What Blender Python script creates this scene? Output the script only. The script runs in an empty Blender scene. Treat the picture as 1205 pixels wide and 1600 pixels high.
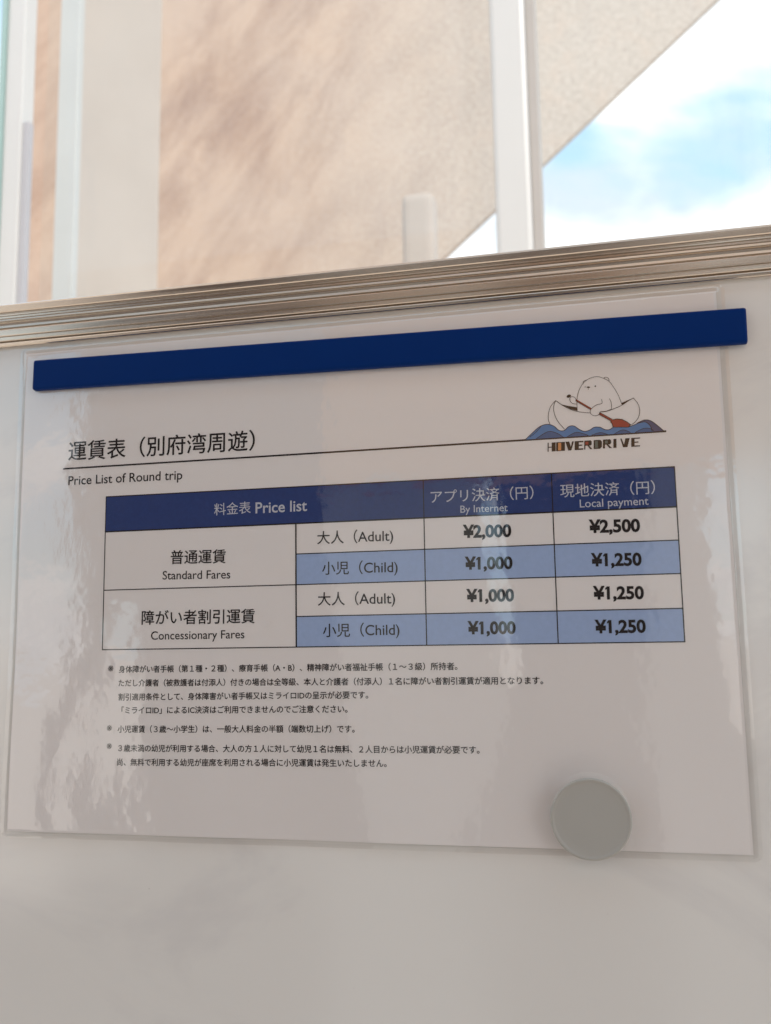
import bpy, bmesh, math, random
from mathutils import Vector, Matrix, noise
random.seed(4)
sc = bpy.context.scene
COL = sc.collection
Z0 = 1.30            # height of the sheet's lower left corner above the ground, metres

# ------------------------------------------------------------------ camera
cd = bpy.data.cameras.new('camera')
cam = bpy.data.objects.new('camera', cd)
COL.objects.link(cam)
RM = Matrix(((0.975596508396081, 0.04471903064130876, 0.2149689770731368),
             (0.21897871261837656, -0.12629292851377766, -0.9675217928436569),
             (-0.016117575046128284, 0.990984512747759, -0.1330034558525337)))
cam.matrix_world = Matrix.Translation((0.24827, -0.35884, Z0 + 0.08152)) @ RM.to_4x4()
cd.sensor_fit = 'VERTICAL'
cd.sensor_height = 24
cd.lens = 21.548
cd.clip_start = 0.02
cd.clip_end = 5000
cd.dof.use_dof = True
cd.dof.focus_distance = 0.375
cd.dof.aperture_fstop = 9.0
sc.camera = cam

# ------------------------------------------------------------------ sky, sun, exposure
SUN = Vector((0.50, -0.62, 0.78)).normalized()
world = bpy.data.worlds.new('World')
sc.world = world
world.use_nodes = True
wt = world.node_tree
wt.nodes.clear()
def wn(t, **k):
    n = wt.nodes.new(t)
    for a, b in k.items():
        setattr(n, a, b)
    return n
sky = wn('ShaderNodeTexSky', sky_type='NISHITA', sun_disc=False)
sky.sun_elevation = math.asin(SUN.z)
sky.sun_rotation = math.atan2(SUN.x, SUN.y)
sky.air_density = 1.0
sky.dust_density = 1.5
tc = wn('ShaderNodeTexCoord')
sep = wn('ShaderNodeSeparateXYZ')
wt.links.new(tc.outputs['Generated'], sep.inputs[0])
def wm(op, a, b=None, c=None):
    n = wn('ShaderNodeMath', operation=op)
    for i, v in enumerate((a, b, c)):
        if v is None: continue
        if isinstance(v, (int, float)): n.inputs[i].default_value = v
        else: wt.links.new(v, n.inputs[i])
    return n.outputs[0]
zz = wm('ADD', wm('MAXIMUM', sep.outputs[2], 0.0), 0.20)
comb = wn('ShaderNodeCombineXYZ')
wt.links.new(wm('DIVIDE', sep.outputs[0], zz), comb.inputs[0])
wt.links.new(wm('SUBTRACT', wm('DIVIDE', sep.outputs[1], zz), 0.13), comb.inputs[1])
comb.inputs[2].default_value = CLOUD_SEED = 1.14
no = wn('ShaderNodeTexNoise')
no.inputs['Scale'].default_value = 1.5
no.inputs['Detail'].default_value = 6
no.inputs['Roughness'].default_value = 0.52
no.inputs['Distortion'].default_value = 0.3
wt.links.new(comb.outputs[0], no.inputs['Vector'])
ramp = wn('ShaderNodeMapRange', interpolation_type='SMOOTHSTEP')
wt.links.new(no.outputs['Fac'], ramp.inputs['Value'])
ramp.inputs['From Min'].default_value = 0.45
ramp.inputs['From Max'].default_value = 0.545
no2 = wn('ShaderNodeTexNoise')
no2.inputs['Scale'].default_value = 3.0
no2.inputs['Detail'].default_value = 4
wt.links.new(comb.outputs[0], no2.inputs['Vector'])
shade = wn('ShaderNodeMix', data_type='RGBA')
wt.links.new(wm('MULTIPLY_ADD', no2.outputs['Fac'], 3.0, -1.0), shade.inputs['Factor'])
shade.inputs['A'].default_value = (4.8, 5.5, 6.3, 1)
shade.inputs['B'].default_value = (11.0, 10.9, 10.7, 1)
veil = wn('ShaderNodeMix', data_type='RGBA')      # thin high cloud over the blue
veil.inputs['Factor'].default_value = 0.5
wt.links.new(sky.outputs[0], veil.inputs['A'])
veil.inputs['B'].default_value = (5.4, 8.4, 10.2, 1)
mx = wn('ShaderNodeMix', data_type='RGBA')
wt.links.new(ramp.outputs['Result'], mx.inputs['Factor'])
wt.links.new(veil.outputs['Result'], mx.inputs['A'])
wt.links.new(shade.outputs['Result'], mx.inputs['B'])
bg = wn('ShaderNodeBackground')
bg.inputs['Strength'].default_value = 0.13
wo = wn('ShaderNodeOutputWorld')
wt.links.new(mx.outputs['Result'], bg.inputs['Color'])
wt.links.new(bg.outputs[0], wo.inputs['Surface'])

sl = bpy.data.lights.new('sun', 'SUN')
sl.energy = 2.6
sl.angle = math.radians(0.5)
sl.color = (1.0, 0.95, 0.88)
so = bpy.data.objects.new('sun', sl)
so.rotation_euler = (-SUN).to_track_quat('-Z', 'Y').to_euler()
so.location = (3, -4, 6)
COL.objects.link(so)

vs = sc.view_settings
vs.view_transform = 'Standard'
vs.look = 'None'
vs.gamma = 1
vs.use_curve_mapping = False
vs.exposure = 0.41
sc.render.engine = 'CYCLES'
sc.cycles.use_denoising = True
sc.cycles.max_bounces = 8
sc.cycles.transparent_max_bounces = 12

# ------------------------------------------------------------------ helpers
def tag(o, label=None, cat=None, group=None, kind=None):
    if label: o['label'] = label
    if cat: o['category'] = cat
    if group: o['group'] = group
    if kind: o['kind'] = kind
    return o
def empty(name, loc=(0, 0, 0)):
    o = bpy.data.objects.new(name, None)
    o.location = loc
    o.empty_display_size = 0.02
    COL.objects.link(o)
    return o
def link(name, me, mat, parent=None):
    o = bpy.data.objects.new(name, me)
    if mat: me.materials.append(mat)
    COL.objects.link(o)
    if parent:
        o.parent = parent
        o.matrix_parent_inverse = Matrix.Translation(-parent.location)
    return o
def mesh(name, V, F, mat, parent=None, smooth=False):
    me = bpy.data.meshes.new(name)
    me.from_pydata(V, [], F)
    me.validate()
    if smooth:
        for p in me.polygons: p.use_smooth = True
    return link(name, me, mat, parent)
def from_bm(name, bm, mat, parent=None, smooth=False):
    bmesh.ops.recalc_face_normals(bm, faces=bm.faces)
    me = bpy.data.meshes.new(name)
    bm.to_mesh(me)
    bm.free()
    if smooth:
        for p in me.polygons: p.use_smooth = True
    return link(name, me, mat, parent)
def box(name, a, b, mat, parent=None, bevel=0.0, seg=3, smooth=False):
    bm = bmesh.new()
    bmesh.ops.create_cube(bm, size=1)
    for v in bm.verts:
        v.co = Vector([(a[i] + b[i]) / 2 + v.co[i] * (b[i] - a[i]) for i in range(3)])
    if bevel:
        bmesh.ops.bevel(bm, geom=list(bm.edges), offset=bevel, segments=seg, profile=0.6, affect='EDGES')
    return from_bm(name, bm, mat, parent, smooth)

class Mat:
    def __init__(s, name):
        s.m = bpy.data.materials.new(name)
        s.m.use_nodes = True
        s.t = s.m.node_tree
        s.p = s.t.nodes['Principled BSDF']
        s.c = None
    def n(s, t, **k):
        n = s.t.nodes.new(t)
        for a, b in k.items(): setattr(n, a, b)
        return n
    def l(s, a, b): s.t.links.new(a, b)
    def obj(s):
        if s.c is None: s.c = s.n('ShaderNodeTexCoord').outputs['Object']
        return s.c
    def noise(s, scale, detail=4, rough=0.5, vec=None, dist=0.0, out='Fac'):
        n = s.n('ShaderNodeTexNoise')
        n.inputs['Scale'].default_value = scale
        n.inputs['Detail'].default_value = detail
        n.inputs['Roughness'].default_value = rough
        n.inputs['Distortion'].default_value = dist
        s.l(vec or s.obj(), n.inputs['Vector'])
        return n.outputs[out]
    def mapping(s, scale=(1, 1, 1), rot=(0, 0, 0), loc=(0, 0, 0)):
        n = s.n('ShaderNodeMapping')
        n.inputs['Scale'].default_value = scale
        n.inputs['Rotation'].default_value = rot
        n.inputs['Location'].default_value = loc
        s.l(s.obj(), n.inputs['Vector'])
        return n.outputs[0]
    def rng(s, v, a, b, c, d, smooth=False):
        n = s.n('ShaderNodeMapRange')
        if smooth: n.interpolation_type = 'SMOOTHSTEP'
        s.l(v, n.inputs['Value'])
        for k, x in zip(('From Min', 'From Max', 'To Min', 'To Max'), (a, b, c, d)):
            n.inputs[k].default_value = x
        return n.outputs['Result']
    def mix(s, f, a, b, mode='MIX'):
        n = s.n('ShaderNodeMix', data_type='RGBA', blend_type=mode)
        for k, v in (('Factor', f), ('A', a), ('B', b)):
            if isinstance(v, (int, float)): n.inputs[k].default_value = v
            elif isinstance(v, tuple): n.inputs[k].default_value = v + (1,) if len(v) == 3 else v
            else: s.l(v, n.inputs[k])
        return n.outputs['Result']
    def math(s, op, a, b=None):
        n = s.n('ShaderNodeMath', operation=op)
        for i, v in enumerate((a, b)):
            if v is None: continue
            if isinstance(v, (int, float)): n.inputs[i].default_value = v
            else: s.l(v, n.inputs[i])
        return n.outputs[0]
    def bump(s, h, dist, strength=1.0, target=None):
        n = s.n('ShaderNodeBump')
        n.inputs['Distance'].default_value = dist
        n.inputs['Strength'].default_value = strength
        s.l(h, n.inputs['Height'])
        s.l(n.outputs[0], (target or s.p).inputs['Normal'])
        return n
    def set(s, **k):
        for a, v in k.items():
            a = a.replace('_', ' ')
            if isinstance(v, (int, float)): s.p.inputs[a].default_value = v
            elif isinstance(v, tuple): s.p.inputs[a].default_value = v + (1,)
            else: s.l(v, s.p.inputs[a])
        return s
def plain(name, col, rough=0.5, spec=0.5, var=0.06, scale=40, **k):
    m = Mat(name)
    f = m.noise(scale, 5)
    m.set(Base_Color=m.mix(f, tuple(c * (1 - var) for c in col), tuple(min(1, c * (1 + var)) for c in col)),
          Roughness=rough, Specular_IOR_Level=spec, **k)
    return m

# ---- page data in millimetres from the sheet's lower left corner
TEXTS = [
    ('運賃表（別府湾周遊）', 25.91, 112.73, 159.71, 159.37, 'k', 0.018, 'c'),
    ('Price List of Round trip', 26.26, 80.14, 149.12, 148.88, 'k', 0.014, 'l'),
    ('料金表', 94.87, 111.12, 132.49, 132.72, 'w', 0.006, 'c'),
    ('Price list', 113.23, 135.63, 132.76, 132.81, 'w', 0.022, 'l'),
    ('アプリ決済（円）', 187.25, 227.81, 133.3, 133.15, 'w', 0.006, 'c'),
    ('By Internet', 199.01, 217.62, 129.09, 128.96, 'w', 0.004, 'l'),
    ('現地決済（円）', 238.11, 273.39, 133.16, 132.92, 'w', 0.006, 'c'),
    ('Local payment', 245.28, 270.78, 129.08, 129.0, 'w', 0.004, 'l'),
    ('大人（Adult)', 139.93, 171.58, 118.65, 118.51, 'k', 0.009, 'c'),
    ('大人（Adult)', 140.03, 171.94, 93.7, 93.49, 'k', 0.009, 'c'),
    ('小児（Child)', 141.93, 173.21, 106.14, 105.89, 'k', 0.009, 'c'),
    ('小児（Child)', 142.09, 173.5, 81.11, 81.13, 'k', 0.009, 'c'),
    ('普通運賃', 75.42, 100.07, 112.65, 112.25, 'k', 0.02, 'c'),
    ('Standard Fares', 71.87, 102.21, 106.4, 106.0, 'k', 0.008, 'l'),
    ('障がい者割引運賃', 62.71, 112.95, 87.48, 87.22, 'k', 0.02, 'c'),
    ('Concessionary Fares', 67.08, 108.52, 81.3, 81.31, 'k', 0.008, 'l'),
    ('¥2,000', 199.71, 218.72, 119.26, 118.9, 'k', 0.066, 'p'),
    ('¥1,000', 200.13, 218.79, 106.73, 106.4, 'k', 0.066, 'p'),
    ('¥1,000', 200.4, 218.97, 94.08, 93.89, 'k', 0.066, 'p'),
    ('¥1,000', 200.55, 219.15, 81.62, 81.44, 'k', 0.066, 'p'),
    ('¥2,500', 248.22, 267.2, 119.25, 118.97, 'k', 0.066, 'p'),
    ('¥1,250', 248.48, 267.1, 106.44, 106.18, 'k', 0.066, 'p'),
    ('¥1,250', 248.63, 267.29, 93.9, 93.59, 'k', 0.066, 'p'),
    ('¥1,250', 248.76, 267.34, 81.2, 81.14, 'k', 0.066, 'p'),
    ('※', 47.6, 50.09, 67.56, 67.54, 'k', 0.001, 'c'),
    ('身体障がい者手帳（第１種・２種）、療育手帳（A・B）、精神障がい者福祉手帳（１〜３級）所持者。', 52.71, 196.18, 67.68, 67.75, 'k', 0.026, 'c'),
    ('ただし介護者（被救護者は付添人）付きの場合は全等級、本人と介護者（付添人）１名に障がい者割引運賃が適用となります。', 52.7, 228.77, 62.01, 62.17, 'k', 0.026, 'c'),
    ('割引適用条件として、身体障害がい者手帳又はミライロIDの呈示が必要です。', 52.84, 160.45, 56.23, 56.91, 'k', 0.026, 'c'),
    ('「ミライロID」によるIC決済はご利用できませんのでご注意ください。', 54.44, 151.96, 50.76, 51.42, 'k', 0.026, 'c'),
    ('※', 47.89, 50.24, 43.1, 43.12, 'k', 0.001, 'c'),
    ('小児運賃（３歳〜小学生）は、一般大人料金の半額（端数切上げ）です。', 52.88, 154.77, 43.09, 43.72, 'k', 0.026, 'c'),
    ('※', 48.08, 50.43, 35.74, 35.77, 'k', 0.001, 'c'),
    ('３歳未満の幼児が利用する場合、大人の方１人に対して幼児１名は無料、２人目からは小児運賃が必要です。', 53.36, 203.81, 35.38, 36.23, 'k', 0.026, 'c'),
    ('尚、無料で利用する幼児が座席を利用される場合に小児運賃は発生いたしません。', 53.03, 167.51, 29.7, 30.77, 'k', 0.026, 'c'),
]
LOGO_STROKES = {'bear': [(3.4, 1, [(245.95, 167.19), (245.92, 170.0), (246.19, 172.79), (247.04, 175.54), (248.45, 177.74), (249.72, 178.92), (251.72, 179.95), (254.16, 180.22), (256.44, 179.37), (258.5, 177.99), (260.21, 175.31), (261.73, 172.15), (262.85, 168.53)]), (3.4, 1, [(248.59, 177.63), (248.68, 178.49), (249.24, 179.01), (250.12, 179.05)]), (3.4, 1, [(256.44, 179.27), (257.04, 179.73), (258.0, 179.5), (258.49, 178.75), (258.5, 177.88)]), (2.5, 1, [(250.53, 176.15), (250.53, 175.23)]), (3.4, 1, [(255.34, 171.1), (255.41, 169.47), (253.65, 169.09), (252.16, 168.28), (251.05, 167.24), (250.85, 166.09), (251.53, 165.08), (252.87, 164.68), (254.1, 165.1), (254.57, 166.08), (256.89, 166.27), (258.84, 166.89)]), (3.4, 1, [(258.33, 171.13), (258.96, 169.31), (258.84, 166.89)]), (3.4, 1, [(245.92, 169.85), (244.46, 170.1), (243.52, 170.94), (243.28, 172.23), (243.99, 172.95), (245.15, 172.56), (245.69, 171.39)])], 'canoe': [(4, 1, [(237.81, 171.86), (240.52, 169.62), (243.39, 167.88), (246.75, 166.63), (250.85, 165.93)]), (4, 1, [(254.48, 166.09), (256.89, 166.17), (259.81, 166.98), (262.73, 168.13), (265.19, 169.62), (267.25, 170.73)]), (4, 1, [(267.25, 170.73), (268.71, 168.61), (269.39, 166.05), (268.91, 163.32), (267.63, 161.41), (266.06, 160.26)]), (4, 1, [(237.81, 171.86), (236.98, 169.61), (237.06, 166.79), (238.22, 163.64), (240.72, 160.17)]), (4, 1, [(237.81, 171.86), (235.85, 169.69), (234.85, 166.94), (234.7, 164.39), (235.22, 162.57)])], 'wave': [(5, 1, [(225.61, 157.11), (228.28, 159.45), (231.34, 161.86), (234.33, 162.53), (236.76, 161.6), (238.65, 159.79), (240.6, 159.67), (242.37, 161.08), (244.33, 161.2), (246.45, 159.64), (248.35, 158.81), (250.3, 159.19), (252.04, 160.18), (254.2, 160.04), (256.07, 159.01), (257.75, 158.9), (259.96, 160.06), (262.34, 160.01), (264.21, 159.38), (266.61, 159.97), (269.02, 160.81), (271.39, 160.91), (272.95, 159.3), (273.55, 157.32)]), (5, 1, [(268.07, 160.73), (270.96, 161.78), (273.29, 161.28), (275.54, 159.38), (277.67, 157.2)]), (4, 1, [(229.68, 157.06), (232.71, 158.91), (235.21, 159.66), (238.11, 158.56), (240.24, 156.9)]), (4, 1, [(241.47, 156.97), (244.95, 158.62), (247.83, 157.93), (249.73, 157.1)]), (4, 1, [(250.93, 157.08), (254.1, 157.93), (256.94, 157.09)]), (4, 1, [(259.33, 156.99), (262.26, 158.41), (264.14, 158.03), (265.53, 157.19)]), (4, 1, [(267.18, 157.09), (270.32, 158.48), (272.9, 158.31), (274.11, 157.24)]), (4, 1, [(227.23, 157.83), (229.27, 159.38), (230.81, 160.82), (231.84, 162.03)])]}
LOGO_FILLS = {'bear': [('k', 0, [(249.52, 176.43), (249.49, 176.34), (249.44, 176.27), (249.36, 176.24), (249.27, 176.25), (249.19, 176.29), (249.14, 176.37), (249.13, 176.46), (249.15, 176.54), (249.21, 176.61), (249.29, 176.64), (249.37, 176.64), (249.45, 176.59), (249.5, 176.52)]), ('k', 0, [(253.5, 176.43), (253.47, 176.3), (253.38, 176.2), (253.26, 176.15), (253.13, 176.16), (253.02, 176.23), (252.94, 176.34), (252.92, 176.48), (252.96, 176.61), (253.04, 176.71), (253.16, 176.76), (253.29, 176.75), (253.4, 176.68), (253.48, 176.57)]), ('k', 0, [(251.21, 176.2), (251.14, 176.07), (250.94, 175.98), (250.67, 175.94), (250.37, 175.96), (250.1, 176.04), (249.91, 176.16), (249.85, 176.3), (249.92, 176.43), (250.12, 176.52), (250.39, 176.56), (250.69, 176.54), (250.96, 176.46), (251.15, 176.33)])], 'canoe': [('k', 0, [(239.81, 170.18), (242.47, 169.38), (245.76, 168.58), (245.99, 167.09), (243.39, 167.98)]), ('k', 0, [(262.83, 168.23), (262.88, 169.13), (264.73, 169.81), (267.15, 170.64), (264.99, 169.38)])], 'paddle': [('k', 0, [(243.75, 173.53), (243.76, 173.25), (243.6, 172.96), (243.31, 172.73), (242.94, 172.6), (242.57, 172.59), (242.27, 172.71), (242.1, 172.93), (242.1, 173.22), (242.25, 173.5), (242.55, 173.73), (242.91, 173.87), (243.28, 173.87), (243.58, 173.75)]), ('k', 0, [(245.33, 171.11), (245.71, 171.8), (251.37, 167.83), (251.04, 167.04)]), ('r', 1, [(245.68, 171.29), (245.89, 171.58), (251.26, 167.68), (251.05, 167.29)]), ('k', 0, [(253.95, 165.11), (254.47, 165.99), (259.23, 162.83), (258.8, 161.85)]), ('r', 1, [(254.34, 165.19), (254.65, 165.62), (259.21, 162.58), (258.9, 162.1)]), ('k', 0, [(258.13, 162.0), (258.84, 162.76), (260.58, 163.04), (262.71, 162.69), (264.56, 161.56), (265.96, 160.27), (264.92, 159.23), (258.98, 159.63), (258.75, 160.95)]), ('r', 1, [(258.51, 161.92), (259.02, 162.49), (260.56, 162.74), (262.65, 162.4), (264.4, 161.32), (265.49, 160.25), (264.79, 159.49), (259.23, 159.86), (259.05, 161.03)])]}
WAVES = [('b', 1, [((225.61, 157.11), (225.6, 156.98)), ((226.08, 157.53), (226.06, 156.98)), ((226.75, 158.13), (226.71, 156.98)), ((227.52, 158.8), (227.45, 156.99)), ((228.28, 159.45), (228.19, 156.99)), ((229.02, 160.08), (228.9, 156.99)), ((229.79, 160.76), (229.65, 156.99)), ((230.57, 161.37), (230.41, 156.99)), ((231.34, 161.86), (231.16, 156.99)), ((232.11, 162.18), (231.91, 156.99)), ((232.88, 162.4), (232.67, 157.0)), ((233.63, 162.51), (233.41, 157.0)), ((234.33, 162.53), (234.12, 157.0)), ((234.99, 162.43), (234.78, 157.0)), ((235.61, 162.22), (235.41, 157.0)), ((236.2, 161.93), (236.01, 157.0)), ((236.76, 161.6), (236.57, 157.0)), ((237.27, 161.17), (237.1, 157.01)), ((237.73, 160.65), (237.59, 157.01)), ((238.18, 160.15), (238.06, 157.01)), ((238.65, 159.79), (238.54, 157.01)), ((239.14, 159.61), (239.03, 157.01)), ((239.63, 159.53), (239.53, 157.01)), ((240.13, 159.55), (240.02, 157.01)), ((240.6, 159.67), (240.49, 157.01)), ((241.05, 159.94), (240.93, 157.01)), ((241.49, 160.36), (241.35, 157.01)), ((241.92, 160.78), (241.76, 157.01)), ((242.37, 161.08), (242.2, 157.02)), ((242.84, 161.24), (242.67, 157.02)), ((243.33, 161.32), (243.15, 157.02)), ((243.82, 161.32), (243.64, 157.02)), ((244.33, 161.2), (244.15, 157.02)), ((244.85, 160.91), (244.68, 157.02)), ((245.39, 160.48), (245.24, 157.02)), ((245.93, 160.02), (245.8, 157.02)), ((246.45, 159.64), (246.34, 157.02)), ((246.94, 159.35), (246.84, 157.02)), ((247.41, 159.1), (247.32, 157.03)), ((247.88, 158.91), (247.8, 157.03)), ((248.35, 158.81), (248.27, 157.03)), ((248.84, 158.8), (248.76, 157.03)), ((249.34, 158.88), (249.26, 157.03)), ((249.83, 159.02), (249.74, 157.03)), ((250.3, 159.19), (250.21, 157.03)), ((250.74, 159.42), (250.64, 157.03)), ((251.16, 159.72), (251.04, 157.03)), ((251.58, 160.0), (251.45, 157.03)), ((252.04, 160.18), (251.9, 157.03)), ((252.56, 160.25), (252.41, 157.04)), ((253.11, 160.24), (252.97, 157.04)), ((253.67, 160.17), (253.53, 157.04)), ((254.2, 160.04), (254.06, 157.04)), ((254.69, 159.82), (254.57, 157.04)), ((255.17, 159.52), (255.05, 157.04)), ((255.63, 159.22), (255.53, 157.04)), ((256.07, 159.01), (255.98, 157.04)), ((256.49, 158.89), (256.41, 157.04)), ((256.89, 158.82), (256.81, 157.04)), ((257.3, 158.82), (257.21, 157.04)), ((257.75, 158.9), (257.66, 157.05)), ((258.26, 159.13), (258.16, 157.05)), ((258.81, 159.48), (258.69, 157.05)), ((259.38, 159.83), (259.25, 157.05)), ((259.96, 160.06), (259.81, 157.05)), ((260.55, 160.15), (260.4, 157.05)), ((261.17, 160.15), (261.02, 157.05)), ((261.77, 160.09), (261.63, 157.05)), ((262.34, 160.01), (262.19, 157.05)), ((262.83, 159.86), (262.69, 157.06)), ((263.27, 159.65), (263.15, 157.06)), ((263.72, 159.47), (263.6, 157.06)), ((264.21, 159.38), (264.1, 157.06)), ((264.77, 159.44), (264.66, 157.06)), ((265.38, 159.59), (265.25, 157.06)), ((266.0, 159.78), (265.86, 157.06)), ((266.61, 159.97), (266.47, 157.06)), ((267.22, 160.18), (267.06, 157.06)), ((267.82, 160.43), (267.65, 157.07)), ((268.42, 160.65), (268.24, 157.07)), ((269.02, 160.81), (268.83, 157.07)), ((269.64, 160.93), (269.44, 157.07)), ((270.26, 161.01), (270.06, 157.07)), ((270.85, 161.02), (270.65, 157.07)), ((271.39, 160.91), (271.19, 157.07)), ((271.86, 160.63), (271.67, 157.07)), ((272.28, 160.23), (272.12, 157.07)), ((272.65, 159.77), (272.51, 157.07)), ((272.95, 159.3), (272.84, 157.08)), ((273.18, 158.79), (273.09, 157.08)), ((273.35, 158.21), (273.29, 157.08)), ((273.47, 157.69), (273.44, 157.08)), ((273.55, 157.32), (273.54, 157.08))]), ('n', 0, [((268.07, 160.73), (267.89, 157.07)), ((268.61, 160.95), (268.41, 157.07)), ((269.37, 161.29), (269.16, 157.07)), ((270.21, 161.6), (269.98, 157.07)), ((270.96, 161.78), (270.72, 157.07)), ((271.59, 161.8), (271.34, 157.07)), ((272.17, 161.71), (271.92, 157.07)), ((272.73, 161.54), (272.49, 157.07)), ((273.29, 161.28), (273.07, 157.08)), ((273.86, 160.91), (273.66, 157.08)), ((274.43, 160.43), (274.25, 157.08)), ((274.99, 159.91), (274.84, 157.08)), ((275.54, 159.38), (275.42, 157.08)), ((276.13, 158.81), (276.04, 157.08)), ((276.74, 158.17), (276.68, 157.08)), ((277.29, 157.6), (277.26, 157.08)), ((277.67, 157.2), (277.66, 157.09))]), ('m', 2, [((229.68, 157.06), (229.67, 156.99)), ((230.23, 157.42), (230.22, 156.99)), ((231.04, 157.93), (231.0, 156.99)), ((231.92, 158.48), (231.86, 156.99)), ((232.71, 158.91), (232.64, 157.0)), ((233.36, 159.21), (233.28, 157.0)), ((233.97, 159.47), (233.87, 157.0)), ((234.57, 159.63), (234.46, 157.0)), ((235.21, 159.66), (235.1, 157.0)), ((235.92, 159.53), (235.82, 157.0)), ((236.68, 159.26), (236.59, 157.0)), ((237.43, 158.92), (237.35, 157.01)), ((238.11, 158.56), (238.05, 157.01)), ((238.75, 158.14), (238.7, 157.01)), ((239.36, 157.66), (239.33, 157.01)), ((239.88, 157.21), (239.87, 157.01)), ((240.24, 156.9), (240.24, 156.85))]), ('m', 2, [((241.47, 156.97), (241.47, 156.92)), ((242.11, 157.32), (242.09, 157.01)), ((243.03, 157.84), (242.99, 157.02)), ((244.04, 158.34), (243.98, 157.02)), ((244.95, 158.62), (244.88, 157.02)), ((245.73, 158.62), (245.66, 157.02)), ((246.49, 158.43), (246.43, 157.02)), ((247.19, 158.17), (247.14, 157.02)), ((247.83, 157.93), (247.79, 157.03)), ((248.42, 157.72), (248.39, 157.03)), ((248.96, 157.47), (248.94, 157.03)), ((249.41, 157.26), (249.4, 157.03)), ((249.73, 157.1), (249.72, 157.03))]), ('m', 2, [((250.93, 157.08), (250.93, 157.03)), ((251.51, 157.27), (251.5, 157.03)), ((252.34, 157.56), (252.32, 157.04)), ((253.26, 157.82), (253.22, 157.04)), ((254.1, 157.93), (254.06, 157.04)), ((254.9, 157.82), (254.87, 157.04)), ((255.72, 157.57), (255.7, 157.04)), ((256.44, 157.28), (256.43, 157.04)), ((256.94, 157.09), (256.94, 157.04))]), ('m', 2, [((259.33, 156.99), (259.33, 156.94)), ((259.88, 157.29), (259.87, 157.05)), ((260.68, 157.72), (260.65, 157.05)), ((261.53, 158.15), (261.48, 157.05)), ((262.26, 158.41), (262.19, 157.05)), ((262.82, 158.45), (262.75, 157.06)), ((263.3, 158.36), (263.24, 157.06)), ((263.73, 158.2), (263.68, 157.06)), ((264.14, 158.03), (264.1, 157.06)), ((264.56, 157.84), (264.52, 157.06)), ((264.95, 157.59), (264.93, 157.06)), ((265.29, 157.36), (265.28, 157.06)), ((265.53, 157.19), (265.52, 157.06))]), ('m', 2, [((267.18, 157.09), (267.18, 157.04)), ((267.76, 157.37), (267.74, 157.07)), ((268.59, 157.79), (268.55, 157.07)), ((269.5, 158.21), (269.44, 157.07)), ((270.32, 158.48), (270.25, 157.07)), ((271.04, 158.57), (270.96, 157.07)), ((271.73, 158.55), (271.65, 157.07)), ((272.36, 158.45), (272.29, 157.07)), ((272.9, 158.31), (272.84, 157.08)), ((273.33, 158.08), (273.27, 157.08)), ((273.67, 157.76), (273.63, 157.08)), ((273.93, 157.45), (273.91, 157.08)), ((274.11, 157.24), (274.1, 157.08))])]
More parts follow.
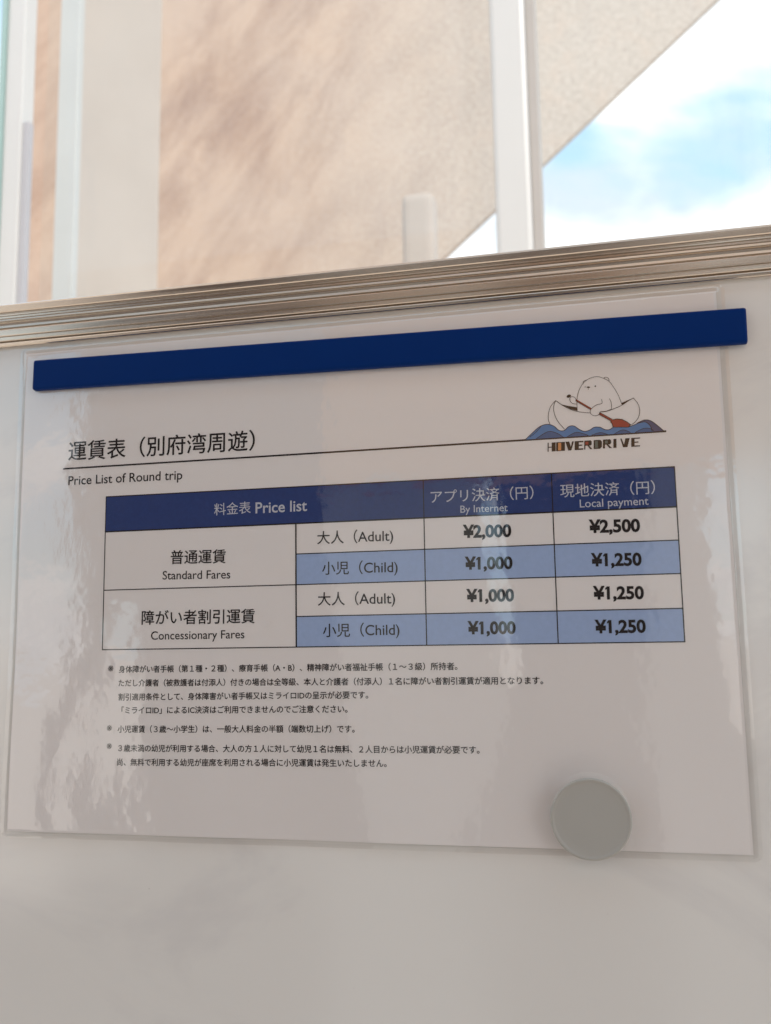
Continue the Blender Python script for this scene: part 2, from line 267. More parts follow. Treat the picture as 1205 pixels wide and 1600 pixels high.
LOGO_LETTERS = [('k', [(234.04, 155.15), (234.44, 155.15), (234.3, 151.61), (233.91, 151.61)]), ('k', [(234.37, 153.52), (235.55, 153.52), (235.54, 153.17), (234.36, 153.17)]), ('k', [(235.62, 155.15), (237.14, 155.15), (237.0, 151.61), (235.48, 151.61)]), ('k', [(237.33, 155.15), (238.07, 155.15), (237.93, 151.61), (237.19, 151.61)]), ('o', [(238.06, 154.86), (239.23, 154.86), (239.11, 151.89), (237.94, 151.89)]), ('k', [(239.24, 155.14), (240.71, 155.14), (240.56, 151.61), (239.1, 151.61)]), ('k', [(238.07, 155.15), (239.24, 155.14), (239.23, 154.86), (238.06, 154.86)]), ('k', [(237.94, 151.89), (239.11, 151.89), (239.1, 151.61), (237.93, 151.61)]), ('k', [(240.9, 155.14), (242.37, 155.14), (242.86, 153.02), (243.44, 155.13), (244.12, 155.13), (243.0, 151.61), (241.83, 151.61)]), ('k', [(244.41, 155.13), (246.01, 155.13), (245.86, 151.61), (244.26, 151.61)]), ('k', [(246.01, 155.13), (247.71, 155.13), (247.68, 154.56), (245.99, 154.57)]), ('k', [(245.95, 153.65), (247.25, 153.65), (247.23, 153.16), (245.93, 153.16)]), ('k', [(245.88, 152.17), (247.58, 152.17), (247.55, 151.61), (245.86, 151.61)]), ('k', [(248.05, 155.12), (248.48, 155.12), (248.33, 151.61), (247.89, 151.61)]), ('k', [(248.48, 155.12), (250.61, 155.12), (250.58, 154.63), (248.46, 154.63)]), ('k', [(249.62, 154.77), (250.88, 154.77), (250.82, 153.36), (249.56, 153.36)]), ('k', [(248.41, 153.51), (250.53, 153.5), (250.51, 153.08), (248.39, 153.08)]), ('k', [(249.16, 153.08), (249.84, 153.08), (251.03, 151.61), (250.16, 151.61)]), ('r', [(248.46, 154.63), (249.62, 154.63), (249.57, 153.5), (248.41, 153.51)]), ('k', [(251.62, 155.12), (252.15, 155.12), (251.99, 151.61), (251.46, 151.61)]), ('k', [(252.15, 155.12), (253.73, 155.11), (253.71, 154.69), (252.13, 154.69)]), ('k', [(252.01, 152.03), (253.59, 152.03), (253.57, 151.61), (251.99, 151.61)]), ('g', [(252.13, 154.69), (253.19, 154.69), (253.06, 152.03), (252.01, 152.03)]), ('k', [(253.21, 155.11), (254.07, 155.11), (254.71, 154.41), (254.61, 152.31), (253.91, 151.61), (253.05, 151.61)]), ('k', [(255.13, 155.11), (255.89, 155.11), (255.73, 151.61), (254.96, 151.61)]), ('k', [(255.89, 155.11), (257.81, 155.1), (257.78, 154.61), (255.87, 154.62)]), ('k', [(256.93, 154.83), (258.18, 154.82), (258.11, 153.35), (256.86, 153.36)]), ('g', [(255.87, 154.62), (256.92, 154.62), (256.87, 153.5), (255.82, 153.5)]), ('k', [(255.82, 153.5), (257.83, 153.49), (257.81, 153.08), (255.8, 153.08)]), ('k', [(256.28, 153.08), (257.04, 153.08), (258.31, 151.61), (257.36, 151.61)]), ('k', [(259.05, 155.1), (260.19, 155.1), (260.03, 151.61), (258.88, 151.61)]), ('k', [(261.62, 155.1), (262.1, 155.09), (262.88, 152.65), (263.52, 155.09), (265.14, 155.09), (264.11, 151.61), (262.5, 151.61)]), ('k', [(265.71, 155.09), (266.94, 155.08), (266.76, 151.61), (265.53, 151.61)]), ('k', [(266.94, 155.08), (268.97, 155.08), (268.94, 154.66), (266.91, 154.67)]), ('k', [(266.86, 153.55), (268.27, 153.55), (268.25, 153.14), (266.84, 153.14)]), ('k', [(266.78, 152.03), (268.81, 152.02), (268.79, 151.61), (266.76, 151.61)])]
# ------------------------------------------------------------------ materials
m_board = Mat('whiteboard_enamel')
f1 = m_board.noise(6, 4)
sm = m_board.rng(m_board.noise(5, 5, .65, m_board.mapping(scale=(1, 1, 2.2), rot=(0, .5, 0)), 1.2), .48, .66, 0, .8, True)
bc = m_board.mix(f1, (0.75, 0.725, 0.69), (0.80, 0.775, 0.74))
bc = m_board.mix(sm, bc, (0.70, 0.675, 0.655))
dots = m_board.rng(m_board.noise(520, 1, .5), .80, .82, 0, .5)
bc = m_board.mix(dots, bc, (0.30, 0.27, 0.25))
m_board.set(Base_Color=bc, Roughness=m_board.rng(m_board.noise(14, 3), .3, .7, .10, .17),
            Specular_IOR_Level=0.5, IOR=1.95)
m_board.bump(m_board.noise(160, 3), 0.00002, 0.5)
m_alu = Mat('brushed_aluminium')
va = m_alu.mapping(scale=(9, 300, 500))
fa = m_alu.noise(1.0, 4, .6, va)
m_alu.set(Base_Color=m_alu.mix(fa, (0.62, 0.54, 0.455), (0.76, 0.68, 0.59)), Metallic=1.0, Roughness=m_alu.rng(fa, .3, .7, .17, .30))
m_alu.bump(fa, 0.00003, 0.35)
m_paper = Mat('printed_paper')
fp = m_paper.noise(900, 3)
m_paper.set(Base_Color=m_paper.mix(m_paper.noise(9, 3), (0.88, 0.84, 0.825), (0.90, 0.86, 0.845)), Roughness=0.6, Specular_IOR_Level=0.25)
m_paper.bump(fp, 0.00001, 0.3)
def ink(name, col, var=.12, scale=500):
    m = plain(name, col, 0.6, 0.2, var, scale)
    return m.m
M_BLACK = ink('black_ink', (0.012, 0.011, 0.012))
M_WHITE = ink('reversed_white_print', (0.62, 0.64, 0.70))
M_NAVY = ink('navy_ink', (0.018, 0.052, 0.205), .16, 700)
M_SKYBLUE = ink('pale_blue_ink', (0.40, 0.52, 0.77), .07, 600)
M_WAVE = ink('wave_blue_ink', (0.09, 0.24, 0.50))
M_WAVE2 = ink('deep_wave_blue_ink', (0.05, 0.13, 0.30))
M_WAVE3 = ink('slate_blue_ink', (0.09, 0.10, 0.20))
M_RED = ink('brick_red_ink', (0.36, 0.05, 0.035))
M_ORANGE = ink('orange_ink', (0.75, 0.33, 0.13))
M_GREEN = ink('grey_green_ink', (0.14, 0.18, 0.16))
M_LOGO = {'k': M_BLACK, 'r': M_RED, 'o': M_ORANGE, 'g': M_GREEN, 'b': M_WAVE, 'n': M_WAVE3}

def two_sided(m, fre, ior):
    # the Fresnel node inverts its index on back faces; a thin sheet mirrors alike from both sides
    g = m.n('ShaderNodeNewGeometry')
    m.l(m.rng(g.outputs['Backfacing'], 0, 1, ior, 1 / ior), fre.inputs['IOR'])
m_film = Mat('laminating_film')
t = m_film.t
t.nodes.remove(m_film.p)
glo = m_film.n('ShaderNodeBsdfGlossy'); glo.inputs['Roughness'].default_value = 0.045
glo.inputs['Color'].default_value = (1, 1, 1, 1)
tra = m_film.n('ShaderNodeBsdfTransparent'); tra.inputs['Color'].default_value = (0.988, 0.988, 0.985, 1)
fre = m_film.n('ShaderNodeFresnel'); two_sided(m_film, fre, 1.5)
mxs = m_film.n('ShaderNodeMixShader')
h1 = m_film.noise(55, 3, .5)
h2 = m_film.noise(330, 3, .6, m_film.mapping(scale=(1.6, 1, .7)))
sx = m_film.n('ShaderNodeSeparateXYZ'); m_film.l(m_film.obj(), sx.inputs[0])
crisp = m_film.rng(m_film.math('ADD', sx.outputs[0], m_film.math('MULTIPLY', m_film.noise(18, 2), .06)), .045, .10, .13, .004, True)
patch = m_film.rng(m_film.noise(32, 3), .46, .62, .12, 1, True)
crisp = m_film.math('MULTIPLY', crisp, patch)
hh = m_film.math('ADD', m_film.math('MULTIPLY', h1, .5), m_film.math('MULTIPLY', h2, crisp))
bp = m_film.n('ShaderNodeBump'); bp.inputs['Distance'].default_value = 0.00032; bp.inputs['Strength'].default_value = 1
m_film.l(hh, bp.inputs['Height'])
for nn in (glo, fre): m_film.l(bp.outputs[0], nn.inputs['Normal'])
m_film.l(m_film.math('MULTIPLY', fre.outputs[0], 2.5), mxs.inputs[0]); m_film.l(tra.outputs[0], mxs.inputs[1]); m_film.l(glo.outputs[0], mxs.inputs[2])
m_film.l(mxs.outputs[0], t.nodes['Material Output'].inputs['Surface'])

m_glass = Mat('window_glass')
t = m_glass.t
t.nodes.remove(m_glass.p)
glo = m_glass.n('ShaderNodeBsdfGlossy'); glo.inputs['Roughness'].default_value = 0.02
tra = m_glass.n('ShaderNodeBsdfTransparent')
m_glass.l(m_glass.mix(m_glass.rng(m_glass.noise(3, 5, .6, m_glass.mapping(scale=(6, 1, 1))), .55, .8, 0, 1), (0.95, 0.97, 0.965), (0.88, 0.91, 0.93)), tra.inputs['Color'])
fre = m_glass.n('ShaderNodeFresnel'); two_sided(m_glass, fre, 1.5)
mxs = m_glass.n('ShaderNodeMixShader')
m_glass.l(m_glass.math('MULTIPLY', fre.outputs[0], .6), mxs.inputs[0]); m_glass.l(tra.outputs[0], mxs.inputs[1]); m_glass.l(glo.outputs[0], mxs.inputs[2])
dif = m_glass.n('ShaderNodeBsdfDiffuse'); dif.inputs['Color'].default_value = (.8, .8, .79, 1)
dst = m_glass.n('ShaderNodeMixShader')          # dusty white mixed in as a milky haze veil over the pane
m_glass.l(m_glass.rng(m_glass.noise(7, 6, .65), .35, .7, .03, .10), dst.inputs[0])
m_glass.l(mxs.outputs[0], dst.inputs[1]); m_glass.l(dif.outputs[0], dst.inputs[2])
m_glass.l(dst.outputs[0], t.nodes['Material Output'].inputs['Surface'])

m_bar = plain('blue_plastic', (0.0006, 0.023, 0.135), 0.42, 0.07, .06, 60)
m_bar.bump(m_bar.noise(1500, 2), 0.00002, 0.4)
m_mag = plain('grey_plastic', (0.395, 0.38, 0.35), 0.38, 0.4, .04, 50)
m_mag.bump(m_mag.noise(900, 3), 0.00002, 0.5)
m_white = plain('white_painted_frame', (0.55, 0.54, 0.53), 0.4, 0.5, .05, 9)
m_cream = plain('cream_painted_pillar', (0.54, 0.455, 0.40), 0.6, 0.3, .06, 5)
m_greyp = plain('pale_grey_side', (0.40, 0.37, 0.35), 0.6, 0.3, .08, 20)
m_ground = Mat('pale_paving'); m_ground.set(Base_Color=m_ground.mix(m_ground.noise(1.2, 6, .6), (0.55, 0.46, 0.39), (0.67, 0.57, 0.49)), Roughness=0.85)
m_timber = Mat('timber_lining')
vt = m_timber.mapping(scale=(.6, 9, 9)); ft = m_timber.noise(1.2, 6, .6, vt, .8)
m_timber.set(Base_Color=m_timber.mix(ft, (0.48, 0.25, 0.11), (0.72, 0.42, 0.22)), Roughness=0.6)
m_dark = plain('dark_reflected_timber', (0.11, 0.07, 0.06), .6, .3, .3, 12)  # kept dark so the openings of the added wall stand out in reflections
m_plaster = plain('grey_render', (0.52, 0.49, 0.46), .9, .2, .12, 2)

# peach faced sloping wall: streaked on the left, speckled towards its sloping edge
m_stone = Mat('peach_stone')
ms = m_stone.mapping(rot=(0, math.radians(-54), 0), scale=(1.15, 1, .42)); ms.node.vector_type = 'TEXTURE'
fa = m_stone.noise(2.1, 7, .68, ms, .35)
fb = m_stone.noise(55, 5, .75)
fd = m_stone.noise(7, 5, .65)
fc = m_stone.noise(0.9, 4, .6)
sp = m_stone.n('ShaderNodeSeparateXYZ'); m_stone.l(m_stone.obj(), sp.inputs[0])
right = m_stone.rng(m_stone.math('ADD', sp.outputs[0], m_stone.math('MULTIPLY', fd, .5)), -0.9, 0.55, 0, 1, True)
c1 = m_stone.mix(m_stone.rng(fa, .33, .58, 0, 1), (0.26, 0.15, 0.105), (0.465, 0.32, 0.235))
c1 = m_stone.mix(m_stone.rng(fc, .38, .66, 0, .6, True), c1, (0.46, 0.345, 0.275))
c1 = m_stone.mix(m_stone.rng(fb, .3, .7, 0, .25), c1, (0.60, 0.50, 0.44))
c2 = m_stone.mix(m_stone.rng(fb, .32, .66, 0, 1), (0.38, 0.32, 0.28), (0.56, 0.505, 0.455))
c2 = m_stone.mix(m_stone.rng(fd, .5, .7, 0, .55), c2, (0.53, 0.42, 0.35))
cc = m_stone.mix(right, c1, c2)
m_stone.set(Base_Color=cc, Roughness=0.85, Specular_IOR_Level=.2)
m_stone.bump(fb, 0.003, .3)

# ------------------------------------------------------------------ setting
mesh('ground', [(-400, -400, 0), (400, -400, 0), (400, 400, 0), (-400, 400, 0)], [(0, 1, 2, 3)], m_ground.m)['kind'] = 'structure'
# unseen roof added over the board to keep the sun off it
rf = empty('added_shade_roof', (0, -1.5, 2.62))
tag(rf, 'timber lined roof added to keep sun off the whiteboard, outside the picture', 'roof', kind='structure')
box('shade_slab', (-1.9, -1.95, 2.62), (2.2, -0.78, 2.70), m_timber.m, rf)
# unseen wall added and shaped for what the film and the rail mirror
bw = empty('added_reflection_wall', (0, -2.6, 0))
tag(bw, 'added dark timber wall, openings shaped for reflections, behind the photographer', 'wall', kind='structure')
def wall_piece(x0, x1, z0, z1, mat): box('reflected_panel', (x0, -2.70, z0), (x1, -2.60, z1), mat, bw, .004)
D, O, G = m_dark.m, m_timber.m, m_plaster.m
wall_piece(-4.2, -2.75, 0, 2.61, D)
wall_piece(-2.745, -1.56, 0, 0.47, D)
wall_piece(-1.555, -1.49, 0, 2.3, D)
wall_piece(-1.485, -1.33, 0, 0.62, D)
wall_piece(-1.485, -1.33, 1.5, 2.3, D)
wall_piece(-1.325, -0.62, 0, 2.3, D)
wall_piece(-0.615, -0.11, 0, 1.9, G)
wall_piece(-0.105, -0.05, 0, 1.2, D)
wall_piece(-0.045, 0.42, 0, 1.9, D)
wall_piece(0.425, 0.62, 0, 1.9, G)
wall_piece(0.625, 0.82, 0, 1.05, G)
wall_piece(0.825, 1.7, 0, 2.3, D)
wall_piece(1.705, 2.5, 0, 1.0, D)
wall_piece(-2.745, -1.56, 2.5, 2.61, D)
wall_piece(-1.555, -0.62, 2.305, 2.61, G)
wall_piece(-0.615, 0.82, 1.905, 2.61, O)  # warm panel added to tint the rail's reflection orange
wall_piece(0.825, 2.5, 2.305, 2.61, G)

# the sloping peach wall beyond the window: its lower right edge climbs to the right
def prism(name, prof, y0, y1, mat, parent=None):
    n = len(prof)
    V = [(x, y0, z) for x, z in prof] + [(x, y1, z) for x, z in prof]
    F = [tuple(range(n)), tuple(range(2 * n - 1, n - 1, -1))] + [(i, i + n, (i + 1) % n + n, (i + 1) % n) for i in range(n)]
    bm = bmesh.new()
    vs_ = [bm.verts.new(v) for v in V]
    for f in F: bm.faces.new([vs_[i] for i in f])
    return from_bm(name, bm, mat, parent)
w = prism('sloping_wall', [(-2.17, 0), (-1.6, 0), (-1.6, Z0 + .375), (3.6, Z0 + 4.80), (3.6, 7.2), (-2.17, 7.2)], 3.0, 3.03, m_stone.m)
tag(w, 'peach stone wall with a diagonal lower edge seen through the window', 'wall')

# window: jamb at the left, mullion right of centre, panes between
win = empty('window', (-0.2, 0.8, 0))
tag(win, 'white framed window behind the whiteboard looking out to peach wall and sky', 'window')
ZB, ZT = Z0 - 0.75, Z0 + 2.3
def upright(name, x0, x1, y0, y1, mat, parent, zb=ZB, zt=ZT, bevel=.003):
    return box(name, (x0, y0, zb), (x1, y1, zt), mat, parent, bevel, 2)
upright('mullion', 0.1465, 0.194, 0.80, 0.90, m_white.m, win, bevel=.006)
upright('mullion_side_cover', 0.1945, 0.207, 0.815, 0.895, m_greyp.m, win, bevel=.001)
upright('jamb', -0.598, -0.567, 0.80, 0.83, m_white.m, win)
upright('jamb_seal', -0.606, -0.5985, 0.795, 0.85, plain('teal_seal', (0.30, 0.42, 0.40), .5).m, win, bevel=.001)
box('jamb_cover', (-0.5665, 0.803, ZB), (-0.556, 0.815, Z0 + .867), plain('grey_blue_cover', (0.40, 0.39, 0.41), .5).m, win, .001)
upright('pillar_front', -0.612, -0.577, 1.00, 1.02, m_white.m, win) if False else None
mesh('pane', [(-0.567, 0.86, ZB), (0.1465, 0.86, ZB), (0.1465, 0.86, ZT), (-0.567, 0.86, ZT)], [(0, 1, 2, 3)], m_glass.m, win)
mesh('pane', [(0.207, 0.86, ZB), (1.15, 0.86, ZB), (1.15, 0.86, ZT), (0.207, 0.86, ZT)], [(0, 1, 2, 3)], m_glass.m, win)
upright('jamb', 1.15, 1.20, 0.80, 0.90, m_white.m, win)
box('sill', (-0.60, 0.78, ZB - .05), (1.22, 0.93, ZB - .001), m_white.m, win, .004)
box('head', (-0.60, 0.79, ZT + .001), (1.22, 0.91, ZT + .06), m_white.m, win, .004)
pw = box('parapet_wall', (-2.6, 0.82, 0), (2.6, 0.92, ZB - .051), m_plaster.m)
tag(pw, 'low rendered wall carrying the window, hidden behind the whiteboard', 'wall', kind='structure')

pil = empty('pillar', (-0.60, 1.1, 0))
tag(pil, 'cream square pillar with a bright white front edge, left behind the window', 'pillar')
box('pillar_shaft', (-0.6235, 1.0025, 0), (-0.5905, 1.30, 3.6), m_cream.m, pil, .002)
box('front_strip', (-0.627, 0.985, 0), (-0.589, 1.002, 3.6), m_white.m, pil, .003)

pp = empty('short_post', (-0.173, 2.03, 0))
tag(pp, 'short pale post standing just in front of the peach wall', 'post')
m_post = plain('pale_post_paint', (0.44, 0.375, 0.335), .6)
box('shaft', (-0.173 - .045, 2.0, 0), (-0.173 + .045, 2.08, Z0 + 1.291), m_post.m, pp, .022)

# ------------------------------------------------------------------ whiteboard
wb = empty('whiteboard', (0.15, 0, 0))
tag(wb, 'glossy whiteboard with a grooved aluminium rail along its top edge', 'whiteboard')
BX0, BX1, BZ0, BZ1 = -0.42, 0.78, Z0 - 0.66, Z0 + 0.2148
box('board_panel', (BX0, 0, BZ0), (BX1, 0.012, BZ1), m_board.m, wb)
# profile of the rail: (height seen from the lens on the board plane, mm; how far it stands proud, mm)
PR = [(214.5, 0.0), (214.9, 2.2), (215.3, 2.6), (216.4, 2.9), (216.9, 2.7), (217.05, 1.0), (217.5, 1.0), (217.6, 3.1), (218.0, 3.4),
      (219.5, 3.6), (219.65, 3.2), (219.9, 3.2), (220.05, 3.7), (220.5, 3.8), (222.9, 4.1), (223.2, 4.0), (223.5, 3.2), (224.0, 2.7), (225.0, 2.7), (226.0, 3.1),
      (226.8, 3.9), (227.1, 4.7), (227.4, 4.9), (228.0, 4.9), (228.15, 4.5), (228.35, 4.5), (228.5, 5.0), (229.3, 5.1), (229.45, 4.7),
      (229.6, 4.7), (229.75, 5.2), (230.4, 5.3), (230.6, 4.3), (231.2, 4.4), (231.4, 5.6), (231.9, 6.0), (234.3, 6.6), (234.9, 6.4), (235.1, 5.6)]
prof = []
for a, d in PR:
    z = 81.5 + (a - 81.5) * (358.84 - d) / 358.84
    prof.append((-d / 1000, z / 1000))
ztop = prof[-1][1]
prof += [(0.006, ztop), (0.016, ztop - .0005), (0.016, .2148 - .004), (0.0125, .2148 - .004), (0.0125, .2150), (0.0, .2150)]
def rail(name, prof2d, a, b, horiz=True, flip=False):
    """extrude a profile (depth y, height from the panel's edge) along the edge a-b"""
    pass
n = len(prof)
XL, XR = BX0 - .004, BX1 + .004
V = [(XL, y, Z0 + z) for y, z in prof] + [(XR, y, Z0 + z) for y, z in prof]
F = [(i, (i + 1) % n, (i + 1) % n + n, i + n) for i in range(n)] + [tuple(range(n)), tuple(range(2 * n - 1, n - 1, -1))]
bm = bmesh.new(); bv = [bm.verts.new(v) for v in V]
for f in F: bm.faces.new([bv[i] for i in f])
from_bm('top_rail', bm, m_alu.m, wb)
box('bottom_rail', (XL, -.006, BZ0 - .02), (XR, .016, BZ0 - .0005), m_alu.m, wb, .002)
box('side_rail', (BX0 - .022, -.006, BZ0 - .02), (XL - .0005, .016, Z0 + ztop), m_alu.m, wb, .002)
box('side_rail', (XR + .0005, -.006, BZ0 - .02), (BX1 + .022, .016, Z0 + ztop), m_alu.m, wb, .002)
for x in (BX0 + .15, BX1 - .15):
    box('leg', (x - .015, .0165, 0), (x + .015, .045, Z0 + .15), m_alu.m, wb, .002)

# ------------------------------------------------------------------ the laminated sheet
W, H = 303.0, 213.4
def lift(x, z):
    """how far the sheet stands off the board, mm: flat under the bar magnet, loose at the lower edge"""
    k = max(0.0, min(1.0, (190 - z) / 190.0))
    a = k * k * (0.55 + 0.5 * math.sin(x * .031 + .6) + 0.3 * math.sin(x * .083 + z * .02))
    a += .35 * k * (1 + math.sin(z * .052 + x * .012)) * .5
    m = math.exp(-((x - 244) ** 2 + (z - 14) ** 2) / 900.0)
    l = .5 * math.exp(-((x - 4) / 22.0) ** 2) * math.sin(z * .045 + 1) * k
    return .25 + max(0, (a + l)) * (1 - m)
def P(x, z, h=0.0):
    """page millimetres -> world metres"""
    return (x / 1000, -(lift(x, z) + h) / 1000, Z0 + z / 1000)
LIST = empty('laminated_price_list', (W / 2000, 0, Z0))
tag(LIST, 'laminated price list in Japanese and English held on the whiteboard by magnets', 'sign')

def sheet(name, x0, x1, z0, z1, h, mat, step=4.0, hf=None, parent=LIST, corner=0):
    nx, nz = max(1, int((x1 - x0) / step)), max(1, int((z1 - z0) / step))
    V, F = [], []
    for j in range(nz + 1):
        for i in range(nx + 1):
            x, z = x0 + (x1 - x0) * i / nx, z0 + (z1 - z0) * j / nz
            hh_ = hf(x, z) if hf else h
            if corner:
                cx = max(x0 + corner - x, 0, x - (x1 - corner)); cz = max(z0 + corner - z, 0, z - (z1 - corner))
                r = math.hypot(cx, cz)
                if cx > 0 and cz > 0 and r > corner:
                    s = corner / r
                    x += (cx - cx * s) * (1 if x < (x0 + x1) / 2 else -1); z += (cz - cz * s) * (1 if z < (z0 + z1) / 2 else -1)
            V.append(P(x, z, hh_))
    for j in range(nz):
        for i in range(nx):
            a = j * (nx + 1) + i
            F.append((a, a + 1, a + nx + 2, a + nx + 1))
    return mesh(name, V, F, mat, parent, True)
PX0, PX1, PZ0, PZ1 = 3.2, 299.9, 2.4, 210.6
paper = sheet('paper', PX0, PX1, PZ0, PZ1, .05, m_paper.m)
def film_h(x, z):
    d = min(x - PX0, PX1 - x, z - PZ0, PZ1 - z)       # inside the paper's outline > 0
    e = min(x, W - x, z, H - z)
    t_ = max(0.0, min(1.0, (d + 1.2) / 1.4)); t_ = t_ * t_ * (3 - 2 * t_)
    b = .06 * math.exp(-((e - .5) / .6) ** 2)
    return .02 + t_ * .33 + b
film = sheet('film', 0, W, 0, H, .3, m_film.m, step=.9, hf=film_h, corner=3.0)

def ribbon(pts, w, h):
    """a ribbon of width w along page points"""
    V, F = [], []
    n = len(pts)
    for i, (x, z) in enumerate(pts):
        a = pts[max(0, i - 1)]; b = pts[min(n - 1, i + 1)]
        dx, dz = b[0] - a[0], b[1] - a[1]
        l = math.hypot(dx, dz) or 1
        ox, oz = -dz / l * w / 2, dx / l * w / 2
        V += [P(x + ox, z + oz, h), P(x - ox, z - oz, h)]
        if i: F.append((2 * i - 2, 2 * i - 1, 2 * i + 1, 2 * i))
    return V, F
def dense(pts, step=4.0):
    o = [pts[0]]
    for a, b in zip(pts, pts[1:]):
        n = max(1, int(math.hypot(b[0] - a[0], b[1] - a[1]) / step))
        o += [(a[0] + (b[0] - a[0]) * i / n, a[1] + (b[1] - a[1]) * i / n) for i in range(1, n + 1)]
    return o
def catmull(pts, n=6):
    q = [pts[0]] + list(pts) + [pts[-1]]
    o = []
    for i in range(1, len(q) - 2):
        for j in range(n):
            s = j / n
            o.append(tuple(.5 * (2 * q[i][k] + (-q[i-1][k] + q[i+1][k]) * s + (2*q[i-1][k] - 5*q[i][k] + 4*q[i+1][k] - q[i+2][k]) * s*s
                     + (-q[i-1][k] + 3*q[i][k] - 3*q[i+1][k] + q[i+2][k]) * s**3) for k in (0, 1)))
    return o + [pts[-1]]
def rule(name, pts, w, h=.105, mat=M_BLACK):
    V, F = ribbon(dense(pts), w, h)
    return mesh(name, V, F, mat, LIST)

# the table: column edges and row edges in page millimetres
TX = [44.73, 130.81, 184.32, 280.91]
TX = [44.73, 130.81, 184.32, 235.0, 280.91]
TZ = [142.98, 127.72, 115.12, 102.58, 89.68, 77.42]
for a, b in ((0, 2), (2, 3), (3, 4)):
    o = sheet('header_cell', TX[a], TX[b], TZ[1], TZ[0], .075, M_NAVY)
for r in (2, 4):
    for a in (1, 2, 3):
        sheet('shaded_cell', TX[a], TX[a + 1], TZ[r + 1], TZ[r], .075, M_SKYBLUE)
LW = .42
for z, x0, w in ((TZ[0], TX[0], .5), (TZ[1], TX[0], .6), (TZ[2], TX[1], LW), (TZ[3], TX[0], LW), (TZ[4], TX[1], LW), (TZ[5], TX[0], LW)):
    rule('table_line', [(x0 - .2, z), (TX[4] + .2, z)], w)
for x, z0, w in ((TX[0], TZ[0], LW), (TX[1], TZ[1], .62), (TX[2], TZ[0], LW), (TX[3], TZ[0], LW), (TX[4], TZ[0], LW)):
    rule('table_line', [(x, z0), (x, TZ[5])], w, .11)
rule('heading_underline', [(23.5, 156.5), (278.7, 156.9)], .72)

# writing: built with Blender's own built-in face, turned into flat print on the page
def text_mesh(s, off):
    c = bpy.data.curves.new('type', 'FONT')
    c.body = s
    c.size = 1.0
    c.resolution_u = 4
    c.offset = off
    o = bpy.data.objects.new('type', c)
    COL.objects.link(o)
    bpy.context.view_layer.update()
    dg = bpy.context.evaluated_depsgraph_get()
    me = bpy.data.meshes.new_from_object(o.evaluated_get(dg))
    bpy.data.objects.remove(o)
    return me
CACHE = {}
for s, x0, x1, z0, z1, col, off, kind in TEXTS:
    me = text_mesh(s, 0.0 if kind == 'c' else off * .55)
    xs = [v.co.x for v in me.vertices]
    a, b = min(xs), max(xs)
    sx = math.hypot(x1 - x0, z1 - z0) / (b - a)
    sy = sx
    drop = {'c': .10, 'l': 0.0, 'p': 0.0}[kind]
    ca, sa = (x1 - x0) / math.hypot(x1 - x0, z1 - z0), (z1 - z0) / math.hypot(x1 - x0, z1 - z0)
    copies = [(0, 0)] if kind != 'c' else [(-off * .6, 0), (off * .6, 0), (0, off * .5), (0, -off * .5)] if off > .008 else [(-off * .5, 0), (off * .5, 0)]
    V, F = [], []
    for ci, (ox, oy) in enumerate(copies):
        base = len(V)
        for v in me.vertices:
            lx, ly = (v.co.x - a + ox) * sx, (v.co.y + drop + oy) * sy
            V.append(P(x0 + lx * ca - ly * sa, z0 + lx * sa + ly * ca, .13 + ci * .006))
        F += [tuple(base + i for i in p.vertices) for p in me.polygons]
    if kind == 'p' and s[1] == '1':          # the flag of the figure one
        m1, m2 = text_mesh(s[:2], off * .55), text_mesh(s[:1], off * .55)
        xr = max(v.co.x for v in m1.vertices); xm = max(v.co.x for v in m2.vertices)
        xl = min(v.co.x for v in m1.vertices if v.co.x > xm + .01); top = max(v.co.y for v in m1.vertices if v.co.x > xm + .01)
        bpy.data.meshes.remove(m1); bpy.data.meshes.remove(m2)
        base = len(V)
        for px, py in ((xl + .02, top), (xl - .085, top - .10), (xl - .085, top - .20), (xl + .02, top - .15)):
            lx, ly = (px - a) * sx, (py + drop) * sy
            V.append(P(x0 + lx * ca - ly * sa, z0 + lx * sa + ly * ca, .128))
        F.append((base, base + 1, base + 2, base + 3))
    bpy.data.meshes.remove(me)
    nm = 'price_figure' if kind == 'p' else 'note_mark' if s == '※' else 'heading_text' if z0 > 147 else 'header_text' if col == 'w' else 'cell_text' if z0 > 77 else 'note_line'
    mesh(nm, V, F, M_BLACK if col == 'k' else M_WHITE, LIST)

# the emblem beside the heading
SC = 5.0208 * 3.72        # strokes were measured at this many units per millimetre
logo = empty('emblem', (250 / 1000, 0, Z0 + .165)); logo.parent = LIST
logo.matrix_parent_inverse = Matrix.Translation(-LIST.location)
logo['label'] = 'line drawn bear paddling a canoe over blue waves above block lettering'
def poly(name, pts, h, mat, parent):
    bm = bmesh.new()
    f = bm.faces.new([bm.verts.new(P(x, z, h)) for x, z in pts])
    bmesh.ops.triangulate(bm, faces=[f])
    me = bpy.data.meshes.new(name); bm.to_mesh(me); bm.free()
    return me
def join(name, items, parent):
    """items: (verts, faces, material); one mesh with material slots"""
    V, F, I, mats = [], [], [], []
    for v, f, m in items:
        if m not in mats: mats.append(m)
        b = len(V); V += v
        F += [tuple(b + i for i in q) for q in f]; I += [mats.index(m)] * len(f)
    me = bpy.data.meshes.new(name); me.from_pydata(V, [], F)
    for m in mats: me.materials.append(m)
    for p, i in zip(me.polygons, I): p.material_index = i
    o = bpy.data.objects.new(name, me); COL.objects.link(o); o.parent = parent
    o.matrix_parent_inverse = parent_inv[parent.name]
    return o
parent_inv = {logo.name: Matrix.Translation(-logo.location)}
def fill(pts, h):
    me = poly('f', pts, h, None, None)
    v = [tuple(x.co) for x in me.vertices]; f = [tuple(p.vertices) for p in me.polygons]
    bpy.data.meshes.remove(me)
    return v, f
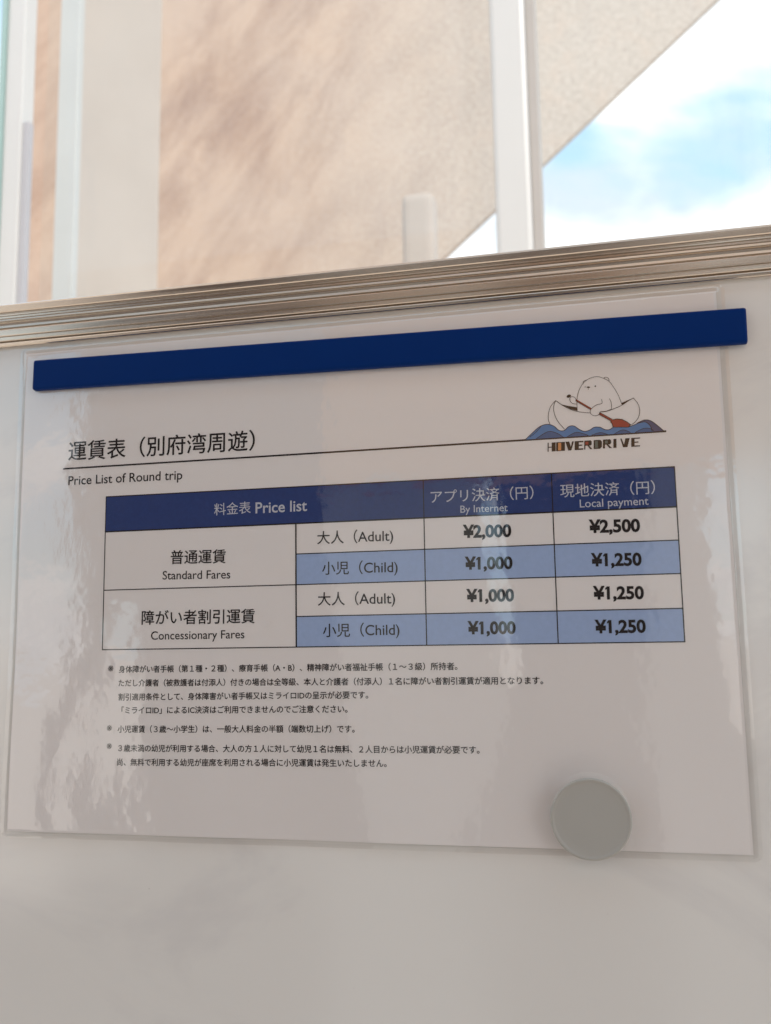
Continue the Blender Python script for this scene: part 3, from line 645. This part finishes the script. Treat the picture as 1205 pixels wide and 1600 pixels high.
for part in ('bear', 'canoe', 'paddle'):
    it = []
    for w_, s_, pts in LOGO_STROKES.get(part, []):
        it.append(ribbon(catmull(pts, 5) if len(pts) > 2 else pts, w_ / SC, .150) + (M_BLACK,))
    for m_, h_, pts in LOGO_FILLS.get(part, []):
        it.append(fill(pts, .155 + h_ * .008 + (.02 if part == 'paddle' else 0)) + (M_LOGO[m_],))
    join(part, it, logo)
it = []
for m_, h_, strip in WAVES:
    V, F = [], []
    for i, (a, b) in enumerate(strip):
        V += [P(*a, .118 + h_ * .01), P(*b, .118 + h_ * .01)]
        if i: F.append((2 * i - 2, 2 * i - 1, 2 * i + 1, 2 * i))
    it.append((V, F, {'b': M_WAVE, 'n': M_WAVE3}[m_] if h_ < 2 else M_WAVE2))
for w_, s_, pts in LOGO_STROKES['wave']:
    it.append(ribbon(catmull(pts, 5), w_ / SC, .150) + (M_BLACK,))
join('waves', it, logo).name = 'wave'
join('logo_lettering', [fill(pts, .14) + (M_LOGO[m_],) for m_, pts in LOGO_LETTERS], logo)

# ------------------------------------------------------------------ magnets
BD = 4.4
bar = empty('bar_magnet', (.16, 0, Z0 + .196))
tag(bar, 'long dark blue bar magnet clamping the top of the price list', 'magnet')
bt = .0010
bm = bmesh.new()
bmesh.ops.create_cube(bm, size=1)
cl, cr, hw = (9.25, 199.2), (309.6, 194.95), 6.72
ang = math.atan2(cr[1] - cl[1], cr[0] - cl[0])
ln = math.hypot(cr[0] - cl[0], cr[1] - cl[1])
for v in bm.verts:
    lx, ly = v.co.x * ln, v.co.z * hw * 2
    taper = .35 if v.co.y > 0 else 0
    lx += (1 if lx > 0 else -1) * taper; ly += (1 if ly > 0 else -1) * taper
    cx, cz = (cl[0] + cr[0]) / 2, (cl[1] + cr[1]) / 2
    v.co = Vector(((cx + lx * math.cos(ang) - ly * math.sin(ang)) / 1000, -(BD if v.co.y < 0 else .95) / 1000, Z0 + (cz + lx * math.sin(ang) + ly * math.cos(ang)) / 1000))
bmesh.ops.bevel(bm, geom=list(bm.edges), offset=.0012, segments=5, profile=.6, affect='EDGES')
body = from_bm('bar_body', bm, m_bar.m, bar, True)

rm = empty('round_magnet', (.2443, 0, Z0 + .0146))
tag(rm, 'round grey magnet on the lower right edge of the price list', 'magnet')
def lathe(name, prof, mat, parent, cx, cz, n=96):
    V, F = [], []
    for r, d in prof:
        for i in range(n):
            a = 2 * math.pi * i / n
            V.append((cx + r * math.cos(a) / 1000, -d / 1000, cz + r * math.sin(a) / 1000))
    for j in range(len(prof) - 1):
        for i in range(n):
            F.append((j * n + i, j * n + (i + 1) % n, (j + 1) * n + (i + 1) % n, (j + 1) * n + i))
    F.append(tuple(range((len(prof) - 1) * n, len(prof) * n)))
    return mesh(name, V, F, mat, parent, True)
lathe('magnet_cap', [(12.6, .75), (12.8, 1.2), (14.2, 6.4), (14.45, 7.2), (14.42, 7.7), (14.3, 8.05), (14.05, 8.28), (13.75, 8.34), (13.4, 8.26), (13.1, 8.1), (12.6, 8.02), (10, 8.0), (5, 8.0), (.5, 8.0)], m_mag.m, rm, .2443, Z0 + .0146)
